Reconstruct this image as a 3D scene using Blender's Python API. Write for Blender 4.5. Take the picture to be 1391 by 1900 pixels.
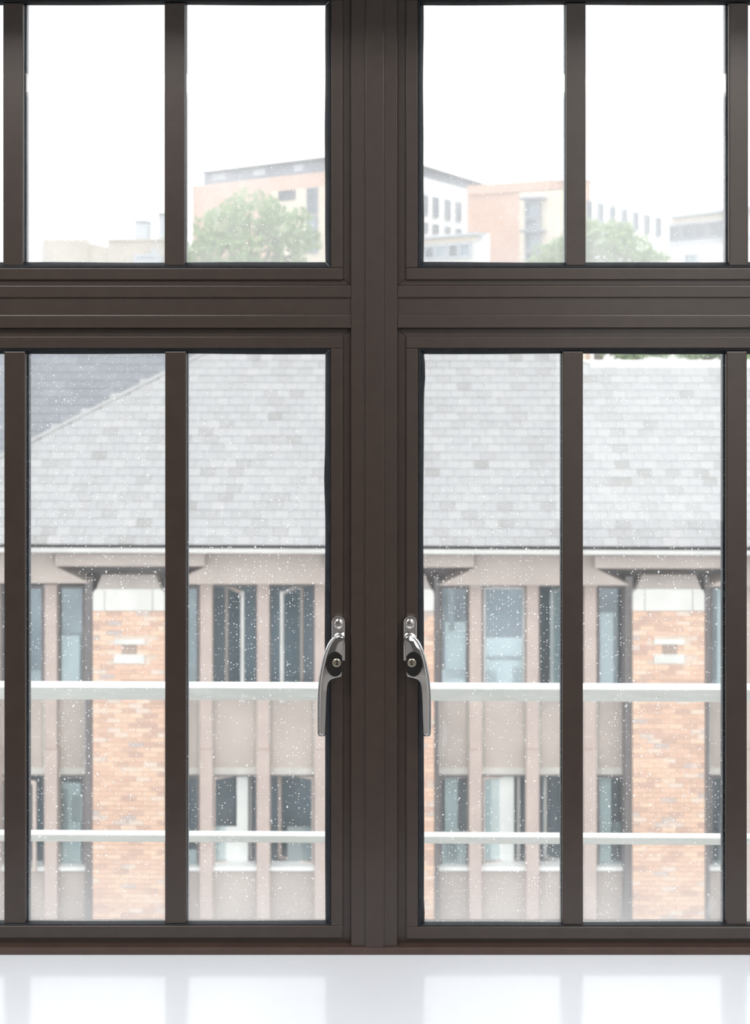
import bpy, bmesh, math, random
from mathutils import Vector, Matrix
from mathutils.geometry import tessellate_polygon

for _o in list(bpy.data.objects):
    bpy.data.objects.remove(_o, do_unlink=True)
random.seed(7)
scene = bpy.context.scene
COL = scene.collection

# ------------------------------------------------------------------ camera
F = 2300.0                 # focal length in photo pixels (1391 x 1900 frame)
CX, HZ = 695.5, 600.0      # principal column, horizon row
CAM = Vector((0.0, 0.0, 1.6))
D = 2.07                   # distance to the window plane
cam_d = bpy.data.cameras.new('camera')
cam = bpy.data.objects.new('camera', cam_d)
COL.objects.link(cam)
cam.location = CAM
cam.rotation_euler = (math.pi / 2, 0, 0)
cam_d.sensor_fit = 'AUTO'
cam_d.sensor_width = 36.0
cam_d.lens = F / 1900.0 * 36.0
cam_d.shift_y = -(950.0 - HZ) / 1900.0
cam_d.clip_end = 800
cam_d.dof.use_dof = True
cam_d.dof.focus_distance = D
cam_d.dof.aperture_fstop = 7.4
scene.camera = cam

# ------------------------------------------------------------------ sky, exposure
SKY = 2.3
world = bpy.data.worlds.new('overcast_sky')
scene.world = world
world.use_nodes = True
bg = world.node_tree.nodes['Background']
bg.inputs[0].default_value = (0.985, 0.99, 1.0, 1)
bg.inputs[1].default_value = SKY
vs = scene.view_settings
vs.view_transform = 'Standard'
vs.look = 'None'
vs.gamma = 1.0
vs.use_curve_mapping = False
vs.exposure = 0.0
scene.cycles.use_denoising = True
scene.cycles.max_bounces = 10
scene.cycles.transparent_max_bounces = 24
FILL_W = 33.0              # each added, unseen ceiling light that fills the room

# ------------------------------------------------------------------ materials
MATS = {}


def nt_new(name):
    m = bpy.data.materials.new(name)
    m.use_nodes = True
    t = m.node_tree
    return m, t, t.nodes['Principled BSDF'], t.nodes['Material Output']


def nd(t, kind, **kw):
    n = t.nodes.new(kind)
    for k, v in kw.items():
        setattr(n, k, v)
    return n


def math_n(t, op, a, b=None, c=None, clamp=False):
    n = nd(t, 'ShaderNodeMath', operation=op, use_clamp=clamp)
    for i, v in enumerate((a, b, c)):
        if v is None:
            continue
        if isinstance(v, (int, float)):
            n.inputs[i].default_value = v
        else:
            t.links.new(v, n.inputs[i])
    return n.outputs[0]


def noise(t, scale, detail=3.0, vec=None, rough=0.55):
    n = nd(t, 'ShaderNodeTexNoise')
    n.inputs['Scale'].default_value = scale
    n.inputs['Detail'].default_value = detail
    n.inputs['Roughness'].default_value = rough
    if vec is None:
        vec = nd(t, 'ShaderNodeTexCoord').outputs['Object']
    t.links.new(vec, n.inputs['Vector'])
    return n.outputs['Fac']


def stretched(t, sx, sy, sz):
    tc = nd(t, 'ShaderNodeTexCoord')
    mp = nd(t, 'ShaderNodeMapping')
    mp.inputs['Scale'].default_value = (sx, sy, sz)
    t.links.new(tc.outputs['Object'], mp.inputs['Vector'])
    return mp.outputs['Vector']


def ramp(t, fac, stops):
    r = nd(t, 'ShaderNodeValToRGB')
    e = r.color_ramp.elements
    while len(e) > 1:
        e.remove(e[-1])
    e[0].position = stops[0][0]
    e[0].color = (*stops[0][1], 1)
    for p, c in stops[1:]:
        x = e.new(p)
        x.color = (*c, 1)
    t.links.new(fac, r.inputs['Fac'])
    return r.outputs['Color']


def mixed(name, c0, c1, scale=6.0, rough=0.6, metal=0.0, spec=0.5, bump=0.0, vec=None, lo=0.35, hi=0.65):
    """two close tones broken up by a noise"""
    m, t, p, _ = nt_new(name)
    v = stretched(t, *vec) if vec else None
    f = noise(t, scale, 4.0, v)
    t.links.new(ramp(t, f, [(lo, c0), (hi, c1)]), p.inputs['Base Color'])
    p.inputs['Roughness'].default_value = rough
    p.inputs['Metallic'].default_value = metal
    p.inputs['Specular IOR Level'].default_value = spec
    if bump:
        b = nd(t, 'ShaderNodeBump')
        b.inputs['Strength'].default_value = bump
        b.inputs['Distance'].default_value = 0.002
        t.links.new(noise(t, scale * 9, 3.0), b.inputs['Height'])
        t.links.new(b.outputs['Normal'], p.inputs['Normal'])
    MATS[name] = m
    return m


def varied(name, stops, rough=0.8, blotch=4.0, blotch_amt=0.25):
    """a different tone for every piece (slate, brick)"""
    m, t, p, _ = nt_new(name)
    oi = nd(t, 'ShaderNodeObjectInfo')
    ge = nd(t, 'ShaderNodeNewGeometry')
    r = math_n(t, 'FRACT', math_n(t, 'ADD', oi.outputs['Random'], ge.outputs['Random Per Island']))
    f = noise(t, blotch, 4.0, ge.outputs['Position'])
    f = math_n(t, 'MULTIPLY', math_n(t, 'SUBTRACT', f, 0.5), blotch_amt * 2)
    t.links.new(ramp(t, math_n(t, 'ADD', r, f, clamp=True), stops), p.inputs['Base Color'])
    p.inputs['Roughness'].default_value = rough
    p.inputs['Specular IOR Level'].default_value = 0.3
    MATS[name] = m
    return m


def window_glass(name, film, dust, bottom):
    """clear pane with dust, specks, a hazier rim and a veil film standing in for glare"""
    m, t, p, out = nt_new(name)
    t.nodes.remove(p)
    L = t.links.new
    tc = nd(t, 'ShaderNodeTexCoord')
    sep = nd(t, 'ShaderNodeSeparateXYZ')
    L(tc.outputs['Object'], sep.inputs[0])
    com = nd(t, 'ShaderNodeCombineXYZ')
    L(sep.outputs[0], com.inputs[0])
    L(sep.outputs[2], com.inputs[1])
    flat = com.outputs[0]

    def specks(cell, rad, keep, dens):
        v = nd(t, 'ShaderNodeTexVoronoi', voronoi_dimensions='2D')
        v.inputs['Scale'].default_value = 1.0 / cell
        L(flat, v.inputs['Vector'])
        s2 = nd(t, 'ShaderNodeSeparateColor')
        L(v.outputs['Color'], s2.inputs[0])
        size = math_n(t, 'MULTIPLY', math_n(t, 'POWER', s2.outputs[0], 1.6), rad / cell)
        d = math_n(t, 'SUBTRACT', size, v.outputs['Distance'])
        a = math_n(t, 'MULTIPLY', d, cell * 2500.0, clamp=True)
        k = math_n(t, 'LESS_THAN', s2.outputs[1], math_n(t, 'MULTIPLY', dens, keep))
        return math_n(t, 'MULTIPLY', a, k)

    dens = noise(t, 5.0, 3.0, flat)
    dens = math_n(t, 'MULTIPLY', math_n(t, 'SUBTRACT', dens, 0.25), 2.0, clamp=True)
    sp = math_n(t, 'MAXIMUM', specks(0.0050, 0.00135, 1.4 * dust, dens), specks(0.014, 0.0019, 0.9 * dust, dens))
    # hazier towards the rim, most of all at the bottom
    g = nd(t, 'ShaderNodeSeparateXYZ')
    L(tc.outputs['Generated'], g.inputs[0])
    ex = math_n(t, 'MINIMUM', g.outputs[0], math_n(t, 'SUBTRACT', 1.0, g.outputs[0]))
    rim = math_n(t, 'MULTIPLY', math_n(t, 'SUBTRACT', 0.035, ex), 14.0, clamp=True)
    wob = noise(t, 22.0, 5.0, flat)
    rim = math_n(t, 'MULTIPLY', rim, wob)
    low = math_n(t, 'MULTIPLY', math_n(t, 'SUBTRACT', 0.13, g.outputs[2]), 7.0, clamp=True)
    low = math_n(t, 'MULTIPLY', math_n(t, 'POWER', low, 1.2), bottom)
    cloud = noise(t, 9.0, 5.0, flat)
    cloud = math_n(t, 'MULTIPLY', math_n(t, 'SUBTRACT', cloud, 0.45), film * 0.9)
    # wipe marks and smears, a few only
    sm = noise(t, 1.0, 4.0, stretched(t, 16.0, 1.0, 5.0), 0.7)
    sm = math_n(t, 'MULTIPLY', math_n(t, 'SUBTRACT', sm, 0.64), 1.6, clamp=True)
    f = math_n(t, 'ADD', film, cloud)
    for k in (rim, low, sm):
        f = math_n(t, 'ADD', f, k)
    f = math_n(t, 'MINIMUM', f, 0.75)
    f = math_n(t, 'MAXIMUM', f, math_n(t, 'MULTIPLY', sp, 0.75), clamp=True)
    tr = nd(t, 'ShaderNodeBsdfTransparent')
    tr.inputs[0].default_value = (0.985, 0.995, 0.99, 1)
    gl = nd(t, 'ShaderNodeBsdfGlossy')
    gl.inputs['Roughness'].default_value = 0.0
    fr = nd(t, 'ShaderNodeFresnel')
    fr.inputs[0].default_value = 1.45
    m1 = nd(t, 'ShaderNodeMixShader')
    L(fr.outputs[0], m1.inputs[0])
    L(tr.outputs[0], m1.inputs[1])
    L(gl.outputs[0], m1.inputs[2])
    tl = nd(t, 'ShaderNodeBsdfTranslucent')
    tl.inputs[0].default_value = (0.93, 0.94, 0.95, 1)
    df = nd(t, 'ShaderNodeBsdfDiffuse')
    df.inputs[0].default_value = (0.8, 0.8, 0.8, 1)
    m2 = nd(t, 'ShaderNodeMixShader')
    m2.inputs[0].default_value = 0.12
    L(tl.outputs[0], m2.inputs[1])
    L(df.outputs[0], m2.inputs[2])
    m3 = nd(t, 'ShaderNodeMixShader')
    L(f, m3.inputs[0])
    L(m1.outputs[0], m3.inputs[1])
    L(m2.outputs[0], m3.inputs[2])
    # the film lies on the outer face only
    ge = nd(t, 'ShaderNodeNewGeometry')
    sn = nd(t, 'ShaderNodeSeparateXYZ')
    L(ge.outputs['True Normal'], sn.inputs[0])
    lf = nd(t, 'ShaderNodeAttribute')
    lf.attribute_name = 'outer'
    m4 = nd(t, 'ShaderNodeMixShader')
    L(lf.outputs['Fac'], m4.inputs[0])
    L(m1.outputs[0], m4.inputs[1])
    L(m3.outputs[0], m4.inputs[2])
    L(m4.outputs[0], out.inputs['Surface'])
    MATS[name] = m
    return m


def far_glass(name, tint, clear):
    m, t, p, out = nt_new(name)
    t.nodes.remove(p)
    L = t.links.new
    tr = nd(t, 'ShaderNodeBsdfTransparent')
    tr.inputs[0].default_value = (*clear, 1)
    gl = nd(t, 'ShaderNodeBsdfGlossy')
    gl.inputs['Roughness'].default_value = 0.03
    gl.inputs[0].default_value = (*tint, 1)
    mx = nd(t, 'ShaderNodeMixShader')
    f = noise(t, 1.3, 2.0)
    f = math_n(t, 'MULTIPLY_ADD', f, 0.12, 0.02)
    L(f, mx.inputs[0])
    L(tr.outputs[0], mx.inputs[1])
    L(gl.outputs[0], mx.inputs[2])
    L(mx.outputs[0], out.inputs['Surface'])
    MATS[name] = m
    return m


mixed('frame_brown', (0.036, 0.0245, 0.0200), (0.041, 0.0285, 0.0235), 40, 0.36, 0, 0.55, 0.05)
mixed('frame_dark', (0.055, 0.040, 0.036), (0.064, 0.048, 0.043), 40, 0.5, 0, 0.5)
mixed('sill_edge', (0.058, 0.034, 0.028), (0.068, 0.041, 0.034), 30, 0.5)
mixed('gasket_rubber', (0.012, 0.015, 0.020), (0.020, 0.024, 0.031), 60, 0.5, 0, 0.25)
mixed('spacer', (0.045, 0.06, 0.08), (0.07, 0.09, 0.115), 60, 0.4, 0, 0.6)
mixed('chrome', (0.86, 0.86, 0.87), (0.90, 0.90, 0.91), 5, 0.05, 1.0)
mixed('chrome_satin', (0.62, 0.60, 0.60), (0.70, 0.68, 0.68), 5, 0.22, 1.0)
mixed('lock_black', (0.008, 0.008, 0.008), (0.013, 0.013, 0.013), 30, 0.25)
mixed('lock_brass', (0.42, 0.38, 0.30), (0.52, 0.48, 0.40), 30, 0.3, 1.0)
mixed('sill_white', (0.76, 0.81, 0.885), (0.79, 0.84, 0.915), 3, 0.14, 0, 0.5)
mixed('plaster', (0.74, 0.73, 0.715), (0.78, 0.77, 0.755), 2, 0.9)
mixed('dim_room_wall', (0.085, 0.08, 0.08), (0.10, 0.095, 0.095), 2, 0.9)  # dim rear of the room put into a dark wall colour
mixed('carpet', (0.16, 0.155, 0.15), (0.20, 0.195, 0.19), 90, 0.95)
mixed('added_light_body', (0.7, 0.7, 0.7), (0.75, 0.75, 0.75), 5, 0.5)
mixed('rail_white', (0.66, 0.68, 0.66), (0.74, 0.76, 0.74), 24, 0.5, vec=(0.4, 1, 3))
mixed('concrete', (0.36, 0.36, 0.35), (0.46, 0.46, 0.45), 5, 0.9)
mixed('asphalt', (0.20, 0.20, 0.20), (0.27, 0.27, 0.27), 0.6, 0.95)
varied('slate', [(0.0, (0.28, 0.28, 0.275)), (0.05, (0.325, 0.325, 0.33)), (0.3, (0.352, 0.353, 0.362)), (0.8, (0.37, 0.371, 0.38)), (1.0, (0.388, 0.387, 0.39))], 0.75, 1.6, 0.14)
mixed('slate_bed', (0.10, 0.105, 0.11), (0.15, 0.155, 0.16), 3, 0.9)
varied('slate_shaded', [(0.0, (0.225, 0.237, 0.262)), (1.0, (0.262, 0.275, 0.30))], 0.8, 0.6, 0.3)  # darker slate copy, side shade and wet look put into the colour
mixed('hip_stone', (0.31, 0.31, 0.31), (0.355, 0.355, 0.355), 4, 0.8)
varied('brick', [(0.0, (0.50, 0.345, 0.285)), (0.25, (0.61, 0.41, 0.315)), (0.55, (0.66, 0.45, 0.345)), (0.8, (0.71, 0.51, 0.38)), (0.93, (0.66, 0.55, 0.475)), (1.0, (0.48, 0.40, 0.375))], 0.85, 3.0, 0.2)
mixed('mortar', (0.56, 0.45, 0.37), (0.64, 0.53, 0.45), 8, 0.95)
mixed('cap_stone', (0.60, 0.595, 0.57), (0.67, 0.665, 0.64), 3, 0.8)
mixed('tan_panel', (0.40, 0.345, 0.315), (0.46, 0.40, 0.365), 1.4, 0.75)
mixed('tan_cap', (0.40, 0.36, 0.335), (0.47, 0.425, 0.40), 2, 0.8)
mixed('bleached_edge', (0.46, 0.44, 0.41), (0.54, 0.52, 0.48), 5, 0.85)
mixed('post_pink', (0.44, 0.355, 0.325), (0.50, 0.41, 0.375), 3, 0.7)
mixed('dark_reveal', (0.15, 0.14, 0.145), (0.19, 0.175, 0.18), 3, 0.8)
mixed('gutter_white', (0.50, 0.50, 0.49), (0.58, 0.58, 0.565), 2, 0.6)
mixed('vent_brick', (0.30, 0.235, 0.20), (0.38, 0.30, 0.26), 9, 0.9)
mixed('gutter_shade', (0.045, 0.05, 0.055), (0.07, 0.075, 0.08), 6, 0.8)  # shade inside the gutter put into the trough colour
mixed('room_dark', (0.15, 0.22, 0.27), (0.20, 0.27, 0.32), 0.7, 0.9)  # dim room behind the panes put into the colour
mixed('pane_tone_pale', (0.62, 0.65, 0.64), (0.74, 0.77, 0.75), 1.2, 0.9)  # tone for blinds and for reflections painted behind the panes
mixed('pane_tone_blue', (0.23, 0.27, 0.28), (0.31, 0.35, 0.355), 1.2, 0.9)
mixed('white_board', (0.74, 0.76, 0.75), (0.80, 0.82, 0.81), 2, 0.8)
mixed('sash_tan', (0.52, 0.43, 0.39), (0.60, 0.50, 0.46), 3, 0.6)
mixed('sash_grey', (0.50, 0.50, 0.48), (0.60, 0.60, 0.58), 3, 0.6)
far_glass('facade_glass', (0.85, 0.92, 1.0), (0.86, 0.91, 0.92))
mixed('far_brick', (0.60, 0.375, 0.28), (0.66, 0.425, 0.325), 0.8, 0.9)
mixed('far_brick_pale', (0.64, 0.43, 0.35), (0.70, 0.49, 0.40), 0.8, 0.9)
mixed('far_cream', (0.74, 0.66, 0.54), (0.80, 0.72, 0.60), 0.4, 0.9)
mixed('far_white', (0.78, 0.775, 0.76), (0.84, 0.835, 0.82), 0.3, 0.9)
mixed('far_grey', (0.17, 0.20, 0.25), (0.30, 0.34, 0.40), 0.25, 0.6, vec=(1, 1, 0.2))
mixed('far_edge', (0.10, 0.11, 0.13), (0.14, 0.15, 0.17), 0.5, 0.7)
mixed('far_window', (0.055, 0.075, 0.10), (0.11, 0.145, 0.18), 0.4, 0.25)
mixed('far_window_pale', (0.20, 0.28, 0.34), (0.32, 0.40, 0.46), 0.4, 0.25)
mixed('far_stone', (0.48, 0.43, 0.35), (0.58, 0.53, 0.44), 0.3, 0.95)  # pale tone carries the distance haze in the colour
mixed('far_metal', (0.45, 0.50, 0.56), (0.55, 0.60, 0.66), 0.3, 0.6)
leaf_m = varied('leaf', [(0.0, (0.20, 0.30, 0.12)), (0.5, (0.30, 0.44, 0.18)), (1.0, (0.42, 0.55, 0.27))], 0.7, 0.8, 0.35)
_t = leaf_m.node_tree
_p, _o = _t.nodes['Principled BSDF'], _t.nodes['Material Output']
_tl = nd(_t, 'ShaderNodeBsdfTranslucent')
_mx = nd(_t, 'ShaderNodeMixShader')
_mx.inputs[0].default_value = 0.45
_t.links.new(_p.inputs['Base Color'].links[0].from_socket, _tl.inputs[0])
_t.links.new(_p.outputs[0], _mx.inputs[1])
_t.links.new(_tl.outputs[0], _mx.inputs[2])
_t.links.new(_mx.outputs[0], _o.inputs['Surface'])
mixed('bark', (0.10, 0.08, 0.06), (0.16, 0.13, 0.10), 6, 0.95)
window_glass('glass_upper', 0.42, 1.0, 0.05)  # heavy film stands in for sky glare and distance haze
window_glass('glass_lower', 0.075, 1.0, 0.34)
window_glass('glass_side', 0.03, 0.2, 0.0)


# ------------------------------------------------------------------ object helpers
def tag(o, label=None, cat=None, kind=None, group=None):
    if label:
        o['label'] = label
    if cat:
        o['category'] = cat
    if kind:
        o['kind'] = kind
    if group:
        o['group'] = group
    return o


def root_of(p):
    while p.parent is not None:
        p = p.parent
    return p


def origin(p):
    return root_of(p).location.copy() if p is not None else Vector((0, 0, 0))


def empty(name, loc, label=None, cat=None, kind=None, group=None, parent=None):
    o = bpy.data.objects.new(name, None)
    COL.objects.link(o)
    o.empty_display_size = 0.05
    if parent is None:
        o.location = loc
    else:
        o.parent = parent
    return tag(o, label, cat, kind, group)


def link_mesh(name, me, mat, parent=None):
    o = bpy.data.objects.new(name, me)
    COL.objects.link(o)
    if mat is not None:
        me.materials.append(MATS[mat])
    if parent is not None:
        o.parent = parent
    return o


def from_bm(name, bm, mat, parent=None, smooth=False):
    """bm in world coordinates -> one mesh object in its thing's own frame"""
    bmesh.ops.recalc_face_normals(bm, faces=bm.faces)
    off = origin(parent)
    for v in bm.verts:
        v.co -= off
    me = bpy.data.meshes.new(name)
    bm.to_mesh(me)
    bm.free()
    if smooth:
        for p in me.polygons:
            p.use_smooth = True
    o = link_mesh(name, me, mat, parent)
    return o


def prism_bm(bm, front, back, bevel=0.0, seg=2):
    """closed solid from a front polygon and its matching back polygon"""
    a = [bm.verts.new(p) for p in front]
    b = [bm.verts.new(p) for p in back]
    n = len(a)
    fs = [bm.faces.new(a), bm.faces.new(list(reversed(b)))]
    for i in range(n):
        j = (i + 1) % n
        fs.append(bm.faces.new((a[j], a[i], b[i], b[j])))
    if bevel > 0:
        fe = [e for e in fs[0].edges]
        bmesh.ops.bevel(bm, geom=fe, offset=bevel, segments=seg, affect='EDGES', profile=0.5)
    return fs


class Plane:
    """a vertical plane in the world; .at() meets the sight line through a photo pixel with it"""

    def __init__(self, o, ex):
        self.o = Vector(o)
        self.ex = Vector((ex[0], ex[1], 0)).normalized()
        n = Vector((self.ex.y, -self.ex.x, 0))
        if n.dot(CAM - self.o) < 0:
            n = -n
        self.n = n                               # towards the camera

    def at(self, px, py, off=0.0):
        d = Vector(((px - CX) / F, 1.0, -(py - HZ) / F))
        p0 = self.o + self.n * off
        k = (p0 - CAM).dot(self.n) / d.dot(self.n)
        return CAM + d * k


def slab(name, pl, pts, front, back, mat, parent=None, bevel=0.0, seg=2, smooth=False):
    """solid whose face, drawn in photo pixels, lies `front` metres before the plane and runs back to `back`"""
    a = [pl.at(x, y, front) for x, y in pts]
    b = [p - pl.n * (front - back) for p in a]
    bm = bmesh.new()
    prism_bm(bm, a, b, bevel, seg)
    return from_bm(name, bm, mat, parent, smooth)


def rect(x0, y0, x1, y1):
    return [(x0, y0), (x1, y0), (x1, y1), (x0, y1)]


def box(name, lo, hi, mat, parent=None, bevel=0.0):
    bm = bmesh.new()
    x0, y0, z0 = lo
    x1, y1, z1 = hi
    prism_bm(bm, [Vector(p) for p in ((x0, y0, z0), (x1, y0, z0), (x1, y0, z1), (x0, y0, z1))],
             [Vector(p) for p in ((x0, y1, z0), (x1, y1, z0), (x1, y1, z1), (x0, y1, z1))], 0)
    if bevel:
        bmesh.ops.bevel(bm, geom=list(bm.edges), offset=bevel, segments=2, affect='EDGES', profile=0.5)
    return from_bm(name, bm, mat, parent)


def ring_bm(bm, pl, r, w, front, back):
    """a rectangular frame r=(x0,y0,x1,y1) in pixels, w pixels wide, as one solid ring"""
    x0, y0, x1, y1 = r
    if not isinstance(w, tuple):
        w = (w, w, w, w)
    outer = rect(x0, y0, x1, y1)
    inner = rect(x0 + w[0], y0 + w[1], x1 - w[2], y1 - w[3])
    vo = [pl.at(x, y, front) for x, y in outer]
    vi = [pl.at(x, y, front) for x, y in inner]
    dn = pl.n * (front - back)
    A = [bm.verts.new(p) for p in vo]
    B = [bm.verts.new(p) for p in vi]
    A2 = [bm.verts.new(p - dn) for p in vo]
    B2 = [bm.verts.new(p - dn) for p in vi]
    for i in range(4):
        j = (i + 1) % 4
        bm.faces.new((A[i], A[j], B[j], B[i]))
        bm.faces.new((A2[j], A2[i], B2[i], B2[j]))
        bm.faces.new((A[j], A[i], A2[i], A2[j]))
        bm.faces.new((B[i], B[j], B2[j], B2[i]))


def ring(name, pl, r, w, front, back, mat, parent=None):
    bm = bmesh.new()
    ring_bm(bm, pl, r, w, front, back)
    return from_bm(name, bm, mat, parent)


# ------------------------------------------------------------------ the room
WIN = Plane((0, D, 0), (1, 0))
PX = D / F                                        # metres per photo pixel in the window plane


def wx(px, y=D):
    return (px - CX) / F * y


def wz(py, y=D):
    return CAM.z - (py - HZ) / F * y


SILL_Z = wz(1770)
RX0, RX1, RY0, RY1, RZ1 = -2.6, 2.7, -2.6, 1.74, 2.75
OX0, OX1, OZ0, OZ1 = wx(-385), wx(1774), SILL_Z - 0.03, wz(-92)
TH = 0.43


def structure(o, label, cat):
    return tag(o, label, cat, 'structure')


structure(box('floor', (RX0 - .2, RY0 - .2, -0.12), (RX1 + .2, RY1 + TH, 0), 'carpet'), 'grey carpeted floor of the room below the window', 'floor')
structure(box('ceiling', (RX0 - .2, RY0 - .2, RZ1), (RX1 + .2, RY1 + TH, RZ1 + .15), 'plaster'), 'plain white ceiling of the room above the window', 'ceiling')
structure(box('wall_left', (RX0 - .2, RY0 - .2, 0), (RX0, RY1, RZ1), 'plaster'), 'plain white plaster wall on the side of the left window', 'wall')


def pierced_wall(name, lo, hi, hole, axis, label, mat='plaster'):
    """a wall with one rectangular opening; hole = (a0, z0, a1, z1) along the wall"""
    bm = bmesh.new()
    a0, z0, a1, z1 = hole
    if axis == 'x':
        w0, w1, t0, t1 = lo[0], hi[0], lo[1], hi[1]
        q = lambda a, z, t: Vector((a, t, z))
    else:
        w0, w1, t0, t1 = lo[1], hi[1], lo[0], hi[0]
        q = lambda a, z, t: Vector((t, a, z))
    out = [(w0, lo[2]), (w1, lo[2]), (w1, hi[2]), (w0, hi[2])]
    inn = [(a0, z0), (a1, z0), (a1, z1), (a0, z1)]
    A = [bm.verts.new(q(a, z, t0)) for a, z in out]
    B = [bm.verts.new(q(a, z, t0)) for a, z in inn]
    A2 = [bm.verts.new(q(a, z, t1)) for a, z in out]
    B2 = [bm.verts.new(q(a, z, t1)) for a, z in inn]
    for i in range(4):
        j = (i + 1) % 4
        bm.faces.new((A[i], A[j], B[j], B[i]))
        bm.faces.new((A2[j], A2[i], B2[i], B2[j]))
        bm.faces.new((A[j], A[i], A2[i], A2[j]))
        bm.faces.new((B[i], B[j], B2[j], B2[i]))
    return structure(from_bm(name, bm, mat), label, 'wall')


pierced_wall('wall_front', (RX0 - .2, RY1, -0.1), (RX1 + .2, RY1 + TH, RZ1), (OX0, OZ0, OX1, OZ1), 'x', 'white wall around the brown framed window')
structure(box('wall_right', (RX1, RY0 - .2, 0), (RX1 + .2, RY1, RZ1), 'plaster'), 'plain white plaster wall on the side of the right window', 'wall')
BW = (0.95, 0.45, 2.62, 2.68)                       # opening added in the unseen rear wall to brighten the right-hand bars
pierced_wall('wall_back', (RX0, RY0 - .2, 0), (RX1, RY0, RZ1), BW, 'x', 'wall behind the viewer, coloured dark for a dim room, with an added window', 'dim_room_wall')


def plain_window(name, label, frame_boxes, pane):
    e = empty(name, Vector(pane[0]), label, 'window', 'structure')
    for lo, hi in frame_boxes:
        box('frame_bar', lo, hi, 'frame_brown', e)
    glass_pane('pane', pane[0], pane[1], 'glass_side', e)


def glass_pane(name, lo, hi, mat, parent):
    o = box(name, lo, hi, mat, parent)
    me = o.data
    at = me.attributes.new('outer', 'FLOAT', 'FACE')
    ymax = max(v.co.y for v in me.vertices)
    for i, p in enumerate(me.polygons):
        at.data[i].value = 1.0 if p.normal.y > 0.9 and p.center.y > ymax - 1e-5 else 0.0
    return o


y = RY0 - .12
plain_window('added_window', 'added brown framed window, unseen behind the viewer, brightening the right-hand bars', [
    ((BW[0], y, BW[1]), (BW[0] + .05, y + .05, BW[3])), ((BW[2] - .05, y, BW[1]), (BW[2], y + .05, BW[3])),
    ((BW[0] + .05, y, BW[1]), (BW[2] - .05, y + .05, BW[1] + .05)), ((BW[0] + .05, y, BW[3] - .05), (BW[2] - .05, y + .05, BW[3]))],
    ((BW[0] + .05, y + .02, BW[1] + .05), (BW[2] - .05, y + .026, BW[3] - .05)))


def added_ceiling_light(cx, cy, power, label):  # light panel added out of view to brighten sill, frame and bars
    e = empty('added_ceiling_light', Vector((cx, cy, RZ1)), label, 'added ceiling light', None, 'added unseen ceiling lights')
    bm = bmesh.new()
    w, h = 0.6, 0.3
    for (x0, y0, x1, y1) in ((-w, -h, w, -h + .03), (-w, h - .03, w, h), (-w, -h + .03, -w + .03, h - .03), (w - .03, -h + .03, w, h - .03)):
        prism_bm(bm, [Vector((cx + a, cy + b, RZ1 - .06)) for a, b in ((x0, y0), (x1, y0), (x1, y1), (x0, y1))],
                 [Vector((cx + a, cy + b, RZ1)) for a, b in ((x0, y0), (x1, y0), (x1, y1), (x0, y1))])
    from_bm('added_light_housing', bm, 'added_light_body', e)
    la = bpy.data.lights.new('added_light_panel', 'AREA')
    la.shape = 'RECTANGLE'
    la.size, la.size_y = 1.14, 0.54
    la.energy = FILL_W * power
    la.color = (1.0, 0.965, 0.93)
    lo = bpy.data.objects.new('added_light_panel', la)
    COL.objects.link(lo)
    lo.parent = e
    lo.location = (0, 0, -0.04)


added_ceiling_light(-1.0, 0.75, 1.0, 'added unseen ceiling light near the left wall, brightening sill and frame')
added_ceiling_light(1.2, 0.75, 1.0, 'added unseen ceiling light near the right wall, brightening sill and frame')
added_ceiling_light(-1.1, -1.5, 0.75, 'added unseen ceiling light at the rear left, brightening the upper left bars')
added_ceiling_light(1.3, -1.5, 1.3, 'added unseen ceiling light at the rear right, brightening the upper right bars')

# ------------------------------------------------------------------ window: fixed frame
M_F, S_F, B_F = 0.0, -0.012, -0.007                # mullion / sash / bead faces relative to the window plane
BACK = -0.095
TOPF, LEFT, RIGHT = -92, -385, 1774


def framed(name, parts, label):
    e = empty(name, Vector((wx(parts[0][1][0][0]), D, SILL_Z)), label, 'window frame', 'structure')
    for nm, pts, f, b, mat, bev in parts:
        slab(nm, WIN, pts, f, b, mat, e, bev)
    return e


framed('trim_1', [
    ('mullion_body', rect(651, TOPF + 55, 737, 1759), M_F, BACK, 'frame_brown', 0.0012),
    ('cover_strip', rect(677, TOPF + 55, 712.5, 1759), M_F + 0.003, M_F - .001, 'frame_brown', 0.0018)],
    'dark brown vertical mullion between the two halves of the window')
for nm, x0, x1, lab in (('trim_2', -301, 651, 'dark brown ribbed transom over the left casement window'), ('trim_3', 737, 1690, 'dark brown ribbed transom over the right casement window')):
    framed(nm, [
        ('transom_body', rect(x0, 529.5, x1, 609), M_F - 0.0045, BACK, 'frame_brown', 0),
        ('upper_rib', rect(x0, 529.5, x1, 552.5), M_F - 0.001, M_F - .006, 'frame_brown', 0.0018),
        ('lower_rib', rect(x0, 584, x1, 609), M_F - 0.001, M_F - .006, 'frame_brown', 0.0018)], lab)
framed('trim_4', [
    ('bottom_frame', rect(LEFT + 84, 1758.5, RIGHT - 84, 1772), M_F + 0.004, BACK, 'sill_edge', 0.0012),
    ], 'red-brown strip of frame along the white window sill')
framed('trim_5', [('jamb', rect(LEFT, TOPF, LEFT + 84, 1772), M_F, BACK, 'frame_brown', 0.0012)], 'dark brown jamb at the far left of the window')
framed('trim_6', [('jamb', rect(RIGHT - 84, TOPF, RIGHT, 1772), M_F, BACK, 'frame_brown', 0.0012)], 'dark brown jamb at the far right of the window')
framed('trim_7', [('head', rect(LEFT + 84, TOPF, RIGHT - 84, TOPF + 55), M_F, BACK, 'frame_brown', 0.0012)], 'dark brown head of the window frame')
sill = box('trim_8', (OX0 - .04, RY1 - .05, SILL_Z - 0.03), (OX1 + .04, D + 0.09, SILL_Z), 'sill_white', None, 0.004)
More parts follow.
